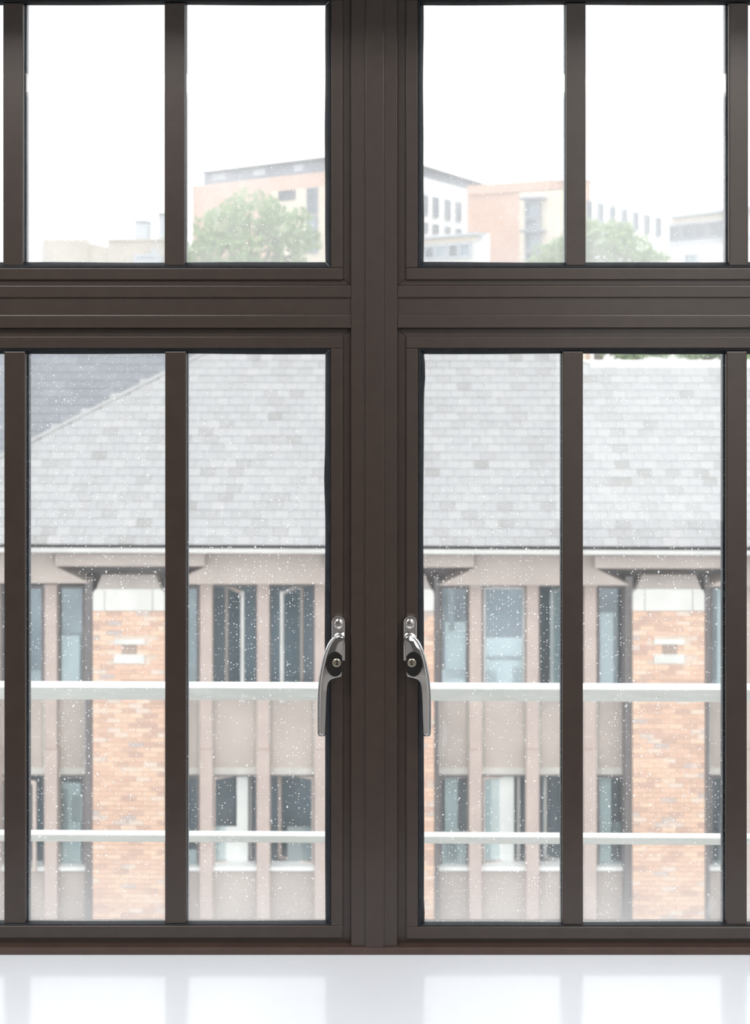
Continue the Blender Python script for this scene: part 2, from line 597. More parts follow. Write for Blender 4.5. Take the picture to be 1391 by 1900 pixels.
structure(sill, 'glossy white window sill under the brown frame', 'window sill')


# ------------------------------------------------------------------ window: sashes
def gasket_side(bm, corners, inward, width_px, bulges, vertical):
    """one run of rubber gasket: from the bead lip back to the glass, its edge a little wavy"""
    (xa, ya), (xb, yb) = corners
    n = 40
    prof = [(-0.05, B_F - 0.004), (0.12, B_F - 0.0028), (0.30, B_F - 0.0035), (0.45, B_F - 0.006), (0.60, B_F - 0.009), (1.0, -0.0225), (1.0, -0.03)]
    rows = []
    for i in range(n + 1):
        k = i / n
        x, y = xa + (xb - xa) * k, ya + (yb - ya) * k
        wv = width_px + 0.5 * math.sin(7.0 * k + xa) + 0.35 * math.sin(17.0 * k + ya)
        for c, s, amp in bulges:
            pos = y if vertical else x
            wv += amp * math.exp(-((pos - c) / s) ** 2)
        row = []
        for f, off in prof:
            dx, dy = inward
            # mitre: the run gets shorter as it goes inwards
            mx = my = 0.0
            if vertical:
                my = (1 - 2 * k) * f * width_px if i in (0, n) else 0.0
            else:
                mx = (1 - 2 * k) * f * width_px if i in (0, n) else 0.0
            row.append(bm.verts.new(WIN.at(x + dx * f * wv + mx, y + dy * f * wv + my, off)))
        rows.append(row)
    for i in range(n):
        for j in range(len(prof) - 1):
            bm.faces.new((rows[i][j], rows[i + 1][j], rows[i + 1][j + 1], rows[i][j + 1]))


def sash(name, label, outer, glass, bars, glass_mat, bulges=None):
    """outer / glass = (x0, y0, x1, y1) in photo pixels; bars = [(x0, x1)]"""
    X0, Y0, X1, Y1 = outer
    gx0, gy0, gx1, gy1 = glass
    bulges = bulges or {}
    gw = 10.5
    bx0, by0, bx1, by1 = gx0 - gw, gy0 - gw, gx1 + gw, gy1 + gw      # inner edge of the beads
    e = empty(name, Vector((wx((X0 + X1) / 2), D, wz(Y1))), label, 'window', 'structure')
    # sash profile, mitred at the corners
    ix0, iy0, ix1, iy1 = gx0 - 17, gy0 - 17, gx1 + 17, gy1 + 17
    for nm, pts in (('stile', [(X0, Y0), (ix0, iy0), (ix0, iy1), (X0, Y1)]), ('stile', [(X1, Y0), (X1, Y1), (ix1, iy1), (ix1, iy0)]),
                    ('rail', [(X0, Y0), (X1, Y0), (ix1, iy0), (ix0, iy0)]), ('rail', [(X0, Y1), (ix0, iy1), (ix1, iy1), (X1, Y1)])):
        slab(nm, WIN, pts, S_F, -0.033, 'frame_brown', e, 0.0006, 1)
    # glazing beads, butt jointed: the horizontal ones run through
    w = 22.5
    ox0, oy0, ox1, oy1 = bx0 - w, by0 - w, bx1 + w, by1 + w
    for pts in (rect(ox0, oy0, ox1, by0), rect(ox0, by1, ox1, oy1), rect(ox0, by0, bx0, by1), rect(bx1, by0, ox1, by1)):
        slab('glazing_bead', WIN, pts, B_F, S_F - .006, 'frame_brown', e, 0.0016, 3)
    # rubber gasket
    bm = bmesh.new()
    gasket_side(bm, ((bx0, by0), (bx0, by1)), (1, 0), gw, bulges.get('l', []), True)
    gasket_side(bm, ((bx1, by0), (bx1, by1)), (-1, 0), gw, bulges.get('r', []), True)
    gasket_side(bm, ((bx0, by0), (bx1, by0)), (0, 1), gw, bulges.get('t', []), False)
    gasket_side(bm, ((bx0, by1), (bx1, by1)), (0, -1), gw, bulges.get('b', []), False)
    g = from_bm('gasket', bm, 'gasket_rubber', e, True)
    tag(g, 'black rubber gasket around the glass')
    # bars stuck on both faces of the glass, with the dark spacer between
    for a, b in bars:
        slab('glazing_bar', WIN, rect(a, by0 + 5.5, b, by1 - 4), -0.0125, -0.0215, 'frame_brown', e, 0.0016)
        m = (a + b) / 2
        hw = (b - a) / 2
        y = D + .031
        box('spacer_bar', (wx(m) - (hw - 1) * PX, D + .0282, wz(gy1 + 24)), (wx(m) + (hw - 1) * PX, D + .040, wz(gy0 - 16)), 'spacer', e, 0.001)
    # panes
    edges = [gx0 - 15] + [v for a, b in bars for v in ((a + b) / 2 - .3, (a + b) / 2 + .3)] + [gx1 + 15]
    for i in range(0, len(edges), 2):
        glass_pane('pane', (wx(edges[i]), D + .022, wz(gy1 + 18)), (wx(edges[i + 1]), D + .028, wz(gy0 - 16)), glass_mat, e)
    return e


up_l = sash('window_1', 'upper left fixed light with two vertical glazing bars', (-301, -37, 651, 529.5), (-253, 10, 603, 486.5), [(5.5, 42.5), (305, 342.5)], 'glass_upper')
up_r = sash('window_2', 'upper right fixed light with two vertical glazing bars', (737, -37, 1690, 529.5), (785.5, 10, 1643, 486.5), [(1050.5, 1086.5), (1352.5, 1388)], 'glass_upper')
lo_l = sash('window_3', 'lower left casement window with two glazing bars and a chrome handle', (-301, 609, 651, 1758), (-253, 657, 603, 1708), [(7.5, 46.5), (306, 345)], 'glass_lower',
            {'r': [(890, 45, 2.2)]})
lo_r = sash('window_4', 'lower right casement window with two glazing bars and a chrome handle', (737, 609, 1690, 1758), (786, 657, 1643, 1710), [(1043.5, 1081.5), (1347.5, 1385.5)], 'glass_lower',
            {'l': [(690, 30, 2.8), (1705, 25, 2.0)]})

# ------------------------------------------------------------------ handles
LEVER = [(372, 330), (340, 318), (300, 322), (262, 345), (225, 390), (190, 460), (163, 545), (142, 630), (125, 720), (112, 810), (105, 900), (102, 1000), (101, 1150),
         (102, 1300), (103, 1345), (118, 1374), (173, 1374), (188, 1345), (191, 1290), (195, 1200), (200, 1050), (205, 920), (212, 845), (224, 812), (250, 790), (300, 778),
         (345, 768), (360, 748), (366, 700), (366, 600), (367, 520), (374, 450), (384, 395), (384, 350)]


def crop8(x, y):
    return 570 + x / 5.564, 1120 + y / 5.564


def smooth_loop(pts, n=2):
    for _ in range(n):
        out = []
        for i, p in enumerate(pts):
            q = pts[(i + 1) % len(pts)]
            out += [(.75 * p[0] + .25 * q[0], .75 * p[1] + .25 * q[1]), (.25 * p[0] + .75 * q[0], .25 * p[1] + .75 * q[1])]
        pts = out
    return pts


def ellipse(cx, cy, rx, ry, n=36):
    return [(cx + rx * math.cos(2 * math.pi * i / n), cy + ry * math.sin(2 * math.pi * i / n)) for i in range(n)]


def shrink(pts, d):
    """offset a closed outline inwards by d"""
    n = len(pts)
    area = sum(pts[i][0] * pts[(i + 1) % n][1] - pts[(i + 1) % n][0] * pts[i][1] for i in range(n))
    sg = 1 if area > 0 else -1
    out = []
    for i in range(n):
        (x0, y0), (x1, y1) = pts[i - 1], pts[(i + 1) % n]
        tx, ty = x1 - x0, y1 - y0
        L = math.hypot(tx, ty) or 1
        out.append((pts[i][0] - sg * ty / L * d, pts[i][1] + sg * tx / L * d))
    return out


def lofted(name, levels, mat, parent, flip):
    """solid from a stack of equal outlines [(pts in crop8 units, offset before the window plane)]"""
    bm = bmesh.new()
    rows = []
    for pts, off in levels:
        r = []
        for (a, b) in pts:
            px, py = crop8(a, b)
            if flip:
                px = 1388.2 - px
            r.append(bm.verts.new(WIN.at(px, py, off)))
        rows.append(r)
    n = len(rows[0])
    for a, b in zip(rows, rows[1:]):
        for i in range(n):
            j = (i + 1) % n
            bm.faces.new((a[i], a[j], b[j], b[i]))
    for r in (rows[0], rows[-1]):
        for tri in tessellate_polygon([[v.co for v in r]]):
            try:
                bm.faces.new([r[i] for i in tri])
            except ValueError:
                pass
    return from_bm(name, bm, mat, parent, False)


def auto_smooth(o, ang=0.6):
    me = o.data
    for p in me.polygons:
        p.use_smooth = True
    bm = bmesh.new()
    bm.from_mesh(me)
    for e in bm.edges:
        if len(e.link_faces) == 2 and e.calc_face_angle(0) > ang:
            e.smooth = False
    bm.to_mesh(me)
    bm.free()


def handle(parent, flip):
    h = empty('handle', None, None, None, None, None, parent)
    tag(h, 'polished chrome lever handle with a key lock')
    plate = [(248, 590), (248, 195)] + [(319 + 71 * math.cos(a), 196 + 71 * math.sin(a)) for a in [math.pi + i * math.pi / 16 for i in range(17)]] + [(390, 590)]
    base = B_F - 0.0005
    o = lofted('backplate', [(plate, base), (plate, base + .006), (shrink(plate, 5), base + .009), (shrink(plate, 9), base + .0095)], 'chrome', h, flip)
    auto_smooth(o, 0.5)
    c = ellipse(322, 208, 50, 50)
    o = lofted('cover_button', [(c, base + .009), (c, base + .0105), (shrink(c, 6), base + .012), (shrink(c, 25), base + .0128)], 'chrome_satin', h, flip)
    auto_smooth(o, 0.9)
    L = smooth_loop(LEVER, 2)
    sh = lambda d, k: [(a + k, b) for a, b in shrink(L, d)]
    o = lofted('lever', [(shrink(L, 5), base + .010), (L, base + .0125), (L, base + .0150), (sh(4, 1), base + .0178), (sh(9, 4), base + .0212), (sh(14, 8), base + .0238), (sh(18, 11), base + .0252), (sh(22, 13), base + .0256)], 'chrome', h, flip)
    auto_smooth(o, 0.9)
    # black lock housing, cut off straight on its inner side
    c = [(min(a, 357), b) for a, b in ellipse(284, 625, 92, 130, 48)]
    o = lofted('lock_housing', [(c, base + .016), (c, base + .0262), (shrink(c, 6), base + .0274)], 'lock_black', h, flip)
    auto_smooth(o, 0.5)
    c = ellipse(302, 612, 44, 42)
    o = lofted('lock_cylinder', [(c, base + .0262), (c, base + .0285), (shrink(c, 7), base + .0292)], 'lock_brass', h, flip)
    auto_smooth(o, 0.5)
    key = [(296, 596), (299, 590), (306, 588), (312, 592), (313, 600), (309, 606), (314, 634), (296, 634), (301, 606)]
    lofted('keyhole', [(key, base + .0280), (key, base + .0294)], 'lock_black', h, flip)
    return h


handle(lo_l, False)
handle(lo_r, True)

# ------------------------------------------------------------------ balcony rail outside
RY = 3.0
RA = -0.0125
RAIL = Plane((0, RY, 0), (math.cos(RA), math.sin(RA)))
ledge = box('balcony_ledge', (-3.4, RY1 + TH, -0.22), (3.4, 3.16, 0.02), 'concrete')
tag(ledge, 'narrow concrete ledge outside the window carrying the white railing', 'ledge', 'structure')
rail = empty('balcony_railing', Vector((0, RY, 0.02)), 'white painted metal railing with two flat bars outside the window', 'railing')


def rail_bar(name, ytop, hpx, depth):
    zt = RAIL.at(695.5, ytop, 0).z
    h = hpx / F * RY
    bm = bmesh.new()
    c = RAIL.o.copy()
    a, b = c - RAIL.ex * 2.6, c + RAIL.ex * 2.6
    fr = [Vector((p.x, p.y, z)) for p, z in ((a, zt - h), (b, zt - h), (b, zt), (a, zt))]
    prism_bm(bm, fr, [p - RAIL.n * depth for p in fr])
    bmesh.ops.bevel(bm, geom=list(bm.edges), offset=0.0015, segments=2, affect='EDGES')
    o = from_bm(name, bm, 'rail_white', rail)
    # a shallow lip along the lower third of the front
    return zt, h


z1, h1 = rail_bar('top_rail', 1278, 22.5, 0.056)
z2, h2 = rail_bar('middle_rail', 1552.5, 12.5, 0.032)
bm = bmesh.new()
c = RAIL.o + RAIL.n * 0.0015
a, b = c - RAIL.ex * 2.59, c + RAIL.ex * 2.59
fr = [Vector((p.x, p.y, z)) for p, z in ((a, z1 - h1 + .001), (b, z1 - h1 + .001), (b, z1 - h1 + .0125), (a, z1 - h1 + .0125))]
prism_bm(bm, fr, [p - RAIL.n * .004 for p in fr])
from_bm('rail_lip', bm, 'rail_white', rail)
for k in (-2.56, -1.30, 0.0, 1.30, 2.56):
    p = RAIL.o + RAIL.ex * k
    box('rail_post', (p.x - .02, p.y + .010, 0.02), (p.x + .02, p.y + .05, z1 - h1), 'rail_white', rail)

# ------------------------------------------------------------------ ground
g = box('ground', (-260, 3.3, -10.4), (260, 420, -10.0), 'asphalt')
tag(g, 'grey paved yard between the buildings', 'ground', 'structure')

# ------------------------------------------------------------------ the brick and slate building opposite
BY = 19.0
BA = -0.0205
FAC = Plane((0, BY, 0), (math.cos(BA), math.sin(BA)))
house = empty('brick_building', Vector((0, BY, -10.0)), 'building opposite with orange brick piers, tan panels and grey slate roof', 'building')
HO = house.location
ROTZ = math.atan2(FAC.ex.y, FAC.ex.x)
ZUP = Vector((0, 0, 1))
PIT, PW = 501.0, 133.0
PIERS = [172 + PIT * k for k in (-1, 0, 1, 2, 3)]
PIERS[2] = 672.0
BOT = 1830
brick_me = {}


def brick_mesh(length):
    if length not in brick_me:
        bm = bmesh.new()
        l, h, d = length / 2, 0.0325, 0.018
        prism_bm(bm, [Vector(p) for p in ((-l, -d, -h), (l, -d, -h), (l, -d, h), (-l, -d, h))], [Vector(p) for p in ((-l, d, -h), (l, d, -h), (l, d, h), (-l, d, h))], 0.004, 1)
        bmesh.ops.recalc_face_normals(bm, faces=bm.faces)
        me = bpy.data.meshes.new('brick')
        bm.to_mesh(me)
        bm.free()
        me.materials.append(MATS['brick'])
        brick_me[length] = me
    return brick_me[length]


def build_pier(k, x0):
    x1 = x0 + PW
    cap_top, stone_top, brick_top = 1064.5, 1093, 1133.5
    pa, pb = FAC.at(x0, 1400, 0), FAC.at(x1, 1400, 0)
    width = (pb - pa).length
    ztop = FAC.at((x0 + x1) / 2, brick_top, 0).z
    zbot = FAC.at((x0 + x1) / 2, BOT, 0).z
    bm = bmesh.new()
    ea = FAC.ex * 0.005
    fr = [pa + ea, pb - ea, pb - ea, pa + ea]
    fr = [Vector((p.x, p.y, z)) - FAC.n * 0.010 for p, z in zip(fr, (-10.0, -10.0, ztop, ztop))]
    prism_bm(bm, fr, [p - FAC.n * 0.75 for p in fr])
    core = from_bm('pier', bm, 'mortar', house)
    # stone cap in three stones with rounded outer corners
    xa, xb = x0 + 22, x1 - 22
    r = 9
    lc = [(x0, brick_top), (x0, stone_top + r), (x0 + .3 * r, stone_top + .3 * r), (x0 + r, stone_top), (xa - .4, stone_top), (xa - .4, brick_top)]
    rc = [(x1, brick_top), (xb + .4, brick_top), (xb + .4, stone_top), (x1 - r, stone_top), (x1 - .3 * r, stone_top + .3 * r), (x1, stone_top + r)]
    for pts in (lc, rect(xa + .4, stone_top, xb - .4, brick_top), rc):
        slab('cap_stone', FAC, pts, 0.02, -0.7, 'cap_stone', core, 0.006)
    # splayed tan cap above it
    lo_f = [FAC.at(x, 1093.5, 0.0) for x in (x0 + 6, x1 - 6)]
    hi_f = [FAC.at(x, cap_top + 2, -0.16) for x in (x0 + 17, x1 - 17)]
    bm = bmesh.new()
    fr = [lo_f[0], lo_f[1], hi_f[1], hi_f[0]]
    prism_bm(bm, fr, [p - FAC.n * 0.5 for p in fr])
    from_bm('splayed_cap', bm, 'tan_cap', core)
    ln = FAC.at(x0, 1093, 0.0)
    # vent: two pale stones and a recessed brick slot
    vm = (x0 + x1) / 2 + 1.5
    v_l = rect(vm - 28.5, 1186, vm + 28, 1196)
    v_s = rect(vm - 29, 1214.5, vm + 28, 1231)
    if 0 <= k <= 3:
        slab('vent_stone', FAC, v_l, 0.010, -0.05, 'cap_stone', core, 0.003)
        slab('vent_stone', FAC, v_s, 0.014, -0.05, 'cap_stone', core, 0.003)
        zz = [FAC.at(vm, y, 0).z for y in (1186, 1196.5, 1214, 1231)]
        va = (FAC.at(vm - 28.5, 1200, 0) - pa).dot(FAC.ex)
        vb = (FAC.at(vm + 28, 1200, 0) - pa).dot(FAC.ex)
        sa = (FAC.at(vm - 14, 1200, 0) - pa).dot(FAC.ex)
        sb = (FAC.at(vm + 14, 1200, 0) - pa).dot(FAC.ex)
        slab('vent_slot', FAC, rect(vm - 14, 1196, vm + 14, 1215), -0.0095, -0.012, 'vent_brick', core)
    # bricks
    pitch = 0.0749
    n = int((ztop - zbot) / pitch)
    stuff = []
    count = 0
    lim = {1: 140, 2: 20, 3: 140}.get(k, 0)
    nb = 5
    bl = (width - (nb - 1) * 0.010) / nb
    for i in range(n):
        z = ztop - 0.010 - 0.0325 - i * pitch
        cells = []
        if i % 2 == 0:
            u = 0.0
            for j in range(nb):
                cells.append((u, u + bl))
                u += bl + 0.010
        else:
            half = (bl - 0.010) / 2
            cells.append((0, half))
            u = half + 0.010
            for j in range(nb - 1):
                cells.append((u, u + bl))
                u += bl + 0.010
            cells.append((u, width))
        for a, b in cells:
            if 0 <= k <= 3:
                if zz[1] + .03 < z + .0325 and z - .0325 < zz[0] and b > va and a < vb:
                    continue
                if zz[3] < z + .0325 and z - .0325 < zz[2] - .03 and b > va and a < vb:
                    continue
                if zz[2] - .03 < z + .03 and z - .03 < zz[1] + .03 and b > sa and a < sb:
                    segs = [(a, min(b, sa)), (max(a, sb), b)]
                    segs = [s for s in segs if s[1] - s[0] > .03]
                else:
                    segs = [(a, b)]
            else:
                segs = [(a, b)]
            for a2, b2 in segs:
                c = pa + FAC.ex * ((a2 + b2) / 2)
                c = Vector((c.x, c.y, z)) - FAC.n * (0.018 + random.uniform(-.0015, .0015))
                if count < lim and abs((b2 - a2) - bl) < 1e-6 and i > 0:
                    o = bpy.data.objects.new('brick', brick_mesh(round(bl, 4)))
                    COL.objects.link(o)
                    o.parent = core
                    o.location = c - HO
                    o.rotation_euler = (0, 0, ROTZ)
                    count += 1
                else:
                    stuff.append((c, b2 - a2))
    bm = bmesh.new()
    for c, l in stuff:
        vs_ = []
        for sy in (-1, 1):
            for sx, sz in ((-1, -1), (1, -1), (1, 1), (-1, 1)):
                vs_.append(bm.verts.new(c + FAC.ex * (sx * l / 2) - FAC.n * (sy * 0.018) + ZUP * (sz * .0325)))
        a, b = vs_[:4], vs_[4:]
        bm.faces.new(a)
        for i in range(4):
            j = (i + 1) % 4
            bm.faces.new((a[j], a[i], b[i], b[j]))
    o = from_bm('brickwork', bm, 'brick', core)
    o['kind'] = 'stuff'
    return core


for k, x0 in enumerate(PIERS):
    build_pier(k, x0)

# dark slabs behind fascia and window wall, recess shade put into their colour
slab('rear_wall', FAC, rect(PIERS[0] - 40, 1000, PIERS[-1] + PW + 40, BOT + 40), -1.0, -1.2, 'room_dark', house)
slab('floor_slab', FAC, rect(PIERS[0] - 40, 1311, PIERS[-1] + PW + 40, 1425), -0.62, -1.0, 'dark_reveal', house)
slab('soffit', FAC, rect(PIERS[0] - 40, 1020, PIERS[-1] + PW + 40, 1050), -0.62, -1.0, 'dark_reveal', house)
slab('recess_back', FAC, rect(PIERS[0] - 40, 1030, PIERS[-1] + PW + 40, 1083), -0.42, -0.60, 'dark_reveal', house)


def facade_light(x0, x1, y0, y1, spec):
    """one window light between two posts. spec: dict(frame, open, blinds=[(fx0, fy0, fx1, fy1, mat)])"""
    dep = -0.42
    fw = spec.get('fw', 3)
    fm = spec.get('frame', 'dark_reveal')
    w = ring('window', FAC, (x0, y0, x1, y1), 3, dep, dep - .06, 'dark_reveal', house)
    if spec.get('open'):
        # pivoted casement standing open: hinge fraction, angle
        hx, ang = spec['open']
        px = x0 + (x1 - x0) * hx
        h = FAC.at(px, (y0 + y1) / 2, dep - .02)
        zt, zb = FAC.at(px, y0 + 4, dep).z, FAC.at(px, y1 - 4, dep).z
        W = (FAC.at(x1, y0, dep) - FAC.at(x0, y0, dep)).length * spec.get('w', .92)
        c, s = math.cos(ang), math.sin(ang)
        d = FAC.ex * c + FAC.n * s
        nn = Vector((-d.y, d.x, 0))
        a, b = h - d * (W * hx), h + d * (W * (1 - hx))
        t = .05

        def bar(p, q, z0, z1, nm, mat, par):
            bm = bmesh.new()
            u = (q - p)
            fr = [Vector((p.x, p.y, z0)), Vector((q.x, q.y, z0)), Vector((q.x, q.y, z1)), Vector((p.x, p.y, z1))]
            prism_bm(bm, fr, [v + nn * .04 for v in fr])
            return from_bm(nm, bm, mat, par)
        bar(a, a + d * t, zb, zt, 'casement_stile', fm, w)
        bar(b - d * t, b, zb, zt, 'casement_stile', spec.get('frame2', fm), w)
        bar(a + d * t, b - d * t, zt - t, zt, 'casement_rail', fm, w)
        bar(a + d * t, b - d * t, zb, zb + t, 'casement_rail', fm, w)
        bar(a + d * t + nn * .015, b - d * t + nn * .015, zb + t, zt - t, 'casement_pane', 'facade_glass', w)
    else:
        ring('casement_frame', FAC, (x0 + 3, y0 + 3, x1 - 3, y1 - 3), fw, dep - .01, dep - .05, fm, w)
        slab('pane', FAC, rect(x0 + 3 + fw, y0 + 3 + fw, x1 - 3 - fw, y1 - 3 - fw), dep - .03, dep - .036, 'facade_glass', w)
    for fx0, fy0, fx1, fy1, mat in spec.get('blind_reflections', []):  # panels stand in for blinds and for bright reflections in the panes
        slab('blind_reflection', FAC, rect(x0 + (x1 - x0) * fx0, y0 + (y1 - y0) * fy0, x0 + (x1 - x0) * fx1, y0 + (y1 - y0) * fy1), spec.get('bd', dep - .12), spec.get('bd', dep - .12) - .02, mat, w)


UP = {  # (bay, light) -> what the upper windows show
    (0, 2): dict(blind_reflections=[(0, .75, 1, 1, 'pane_tone_blue')]),
    (0, 3): dict(blind_reflections=[(0, 0, 1, .42, 'pane_tone_blue'), (0, .44, .8, 1, 'pane_tone_pale')]),
    (1, 0): dict(blind_reflections=[(0, 0, 1, .95, 'pane_tone_blue'), (0, .7, 1, .9, 'pane_tone_pale')]),
    (1, 1): dict(open=(.45, 1.02), frame='sash_tan', frame2='sash_grey'),
    (1, 2): dict(open=(.55, -1.12), frame='sash_grey', frame2='sash_tan', blind_reflections=[(.62, .86, 1, 1, 'pane_tone_pale')]),
    (1, 3): dict(),
    (2, 0): dict(blind_reflections=[(.3, 0, .5, .4, 'pane_tone_blue'), (.2, .32, 1, .82, 'pane_tone_pale'), (0, .74, 1, 1, 'white_board')]),
    (2, 1): dict(frame='sash_grey', fw=4, blind_reflections=[(0, .46, 1, 1, 'pane_tone_pale'), (0, .62, 1, .66, 'pane_tone_blue'), (.02, .75, .34, .93, 'white_board'), (.68, .72, .98, 1, 'white_board')]),
    (2, 2): dict(open=(.5, -1.0), frame='pane_tone_blue', frame2='sash_grey', blind_reflections=[(.28, 0, 1, 1, 'pane_tone_blue')]),
    (2, 3): dict(blind_reflections=[(0, .24, .58, 1, 'pane_tone_pale')]),
    (3, 0): dict(blind_reflections=[(.25, 0, 1, 1, 'pane_tone_pale')]),
}
LO = {
    (0, 2): dict(open=(.0, .3), frame='sash_tan', blind_reflections=[(0, 0, .5, 1, 'pane_tone_blue')]),
    (0, 3): dict(blind_reflections=[(0, .08, .85, 1, 'pane_tone_pale'), (.05, .15, .4, .6, 'room_dark'), (.5, .22, .95, .5, 'white_board')]),
    (1, 0): dict(blind_reflections=[(0, .8, 1, 1, 'pane_tone_pale')]),
    (1, 1): dict(open=(.02, -.42), frame='sash_tan', frame2='sash_grey', blind_reflections=[(.55, 0, .8, 1, 'pane_tone_pale'), (.05, .55, .55, 1, 'pane_tone_pale')]),
    (1, 2): dict(open=(.98, .42), frame='sash_tan', frame2='sash_tan', blind_reflections=[(.4, .55, 1, 1, 'pane_tone_blue')]),
    (1, 3): dict(),
    (2, 0): dict(blind_reflections=[(.2, 0, .62, 1, 'pane_tone_pale'), (.1, .6, 1, 1, 'pane_tone_pale')]),
    (2, 1): dict(open=(.02, -.30), frame='sash_tan', frame2='sash_grey', blind_reflections=[(.05, 0, .72, 1, 'pane_tone_pale')]),
    (2, 2): dict(open=(.98, .35), frame='sash_grey', frame2='sash_grey', blind_reflections=[(.5, 0, 1, 1, 'pane_tone_blue')]),
    (2, 3): dict(blind_reflections=[(0, 0, .5, 1, 'pane_tone_pale'), (.55, .5, .9, .75, 'pane_tone_blue')]),
    (3, 0): dict(blind_reflections=[(.55, .1, 1, .45, 'white_board'), (.3, .4, 1, 1, 'pane_tone_blue')]),
}
for b in range(4):
    R, L = PIERS[b] + PW, PIERS[b + 1]
    # fascia panel: wider at its foot, both ends splayed
    dy = (R - 300) * 0.004
    slab('fascia_panel', FAC, [(R + 76, 1027 + dy), (L - 72, 1027 + dy), (L - 72, 1052 + dy), (L - 5, 1084.5 + dy), (R + 8, 1084.5 + dy), (R + 76, 1052 + dy)], 0.06, -0.40, 'tan_panel', house, 0.006, 1)
    # brown reveal strips beside the piers
    for xa, xb in ((R + .5, R + 9), (L - 14, L - .5)):
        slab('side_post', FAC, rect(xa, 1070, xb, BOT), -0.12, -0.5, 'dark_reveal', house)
    posts = [R + 77, R + 183, R + 290]
    for c in posts:
        slab('post', FAC, rect(c - 11.5, 1084, c + 11.5, 1392), -0.30, -0.52, 'post_pink', house, 0.008, 1)
        slab('post', FAC, rect(c - 12, 1392, c + 12, BOT), -0.24, -0.52, 'post_pink', house, 0.008, 1)
    xs = [R + 9] + [v for c in posts for v in (c - 11.5, c + 11.5)] + [L - 14]
    for i in range(4):
        xa, xb = xs[2 * i], xs[2 * i + 1]
        facade_light(xa, xb, 1086, 1297, UP.get((b, i), dict(blind_reflections=[(0, .5, 1, 1, 'pane_tone_blue')])))
        facade_light(xa, xb, 1438, 1612, LO.get((b, i), dict(blind_reflections=[(0, .5, 1, 1, 'pane_tone_blue')])))
        # spandrel panels with a bleached foot and edges
        sp = slab('spandrel_panel', FAC, rect(xa + 3, 1297, xb - 3, 1437), -0.40, -0.5, 'tan_panel', house, 0.010, 1)
        slab('drip_edge', FAC, rect(xa + 3, 1424, xb - 3, 1437.5), -0.392, -0.45, 'bleached_edge', sp)
        for ea in (xa, xb - 3):
            slab('cover_fillet', FAC, rect(ea, 1297, ea + 3, 1437), -0.375, -0.5, 'bleached_edge', sp)
        slab('window_ledge', FAC, rect(xa, 1609, xb, 1616), -0.33, -0.56, 'white_board', house)
        slab('spandrel_panel', FAC, rect(xa, 1616, xb, BOT), -0.40, -0.5, 'tan_panel', house, 0.010, 1)
for k in range(len(PIERS)):
    x0 = PIERS[k]
    dy = (x0 - 300) * 0.004
    slab('pier_fascia', FAC, rect(x0 - 71, 1026.5 + dy, x0 + PW + 75, 1052 + dy), 0.22, -0.40, 'tan_panel', house, 0.012, 1)

# gutter and eaves
gx0, gx1 = PIERS[0] - 60, PIERS[-1] + PW + 60
gt = slab('gutter', FAC, [(gx0, 1018 + (gx0 - 300) * .004), (gx1, 1018 + (gx1 - 300) * .004), (gx1, 1026 + (gx1 - 300) * .004), (gx0, 1026 + (gx0 - 300) * .004)], 0.42, 0.38, 'gutter_white', house)
slab('gutter_trough', FAC, [(gx0, 1023 + (gx0 - 300) * .004), (gx1, 1023 + (gx1 - 300) * .004), (gx1, 1025 + (gx1 - 300) * .004), (gx0, 1025 + (gx0 - 300) * .004)], 0.379, 0.0, 'gutter_shade', house)
for px in range(-300, 1700, 166):
    slab('gutter_bracket', FAC, rect(px, 1017.3 + (px - 300) * .004, px + 4, 1026.5 + (px - 300) * .004), 0.428, 0.40, 'gutter_white', house)

# roof: slates laid course by course on a bed
PITCH = math.radians(50)
EAVE = FAC.at(CX, 1011.5 + (CX - 300) * .004, 0.26)
up = (ZUP * math.sin(PITCH) - FAC.n * math.cos(PITCH)).normalized()
rn = (ZUP * math.cos(PITCH) + FAC.n * math.sin(PITCH)).normalized()


def roof_uv(px, py):
    d = Vector(((px - CX) / F, 1.0, -(py - HZ) / F))
    k = (EAVE - CAM).dot(rn) / d.dot(rn)
    p = CAM + d * k - EAVE
    return p.dot(FAC.ex), p.dot(up)


GAUGE, SWID = 0.1545, 0.222
uh0, vh0 = roof_uv(52, 822)
uh1, vh1 = roof_uv(305, 693)
slope_h = (vh1 - vh0) / (uh1 - uh0)
v_top = roof_uv(695, 632)[1]
u_step, v_low = roof_uv(1063, 686)[0], roof_uv(1200, 686)[1]
u_right = roof_uv(1700, 900)[0]


def hip_u(v):
    return uh0 + (v - vh0) / slope_h


u_e = hip_u(0.0)
v_st = v_low


def rp(u, v, h=0.0):
    return EAVE + FAC.ex * u + up * v + rn * h


bm = bmesh.new()
poly = [(u_e, 0), (u_right, 0), (u_right, v_low), (u_step, v_low), (u_step, v_top), (hip_u(v_top), v_top)]
prism_bm(bm, [rp(u, v, -0.012) for u, v in poly], [rp(u, v, -0.2) for u, v in poly])
roof = from_bm('roof', bm, 'slate_bed', house)
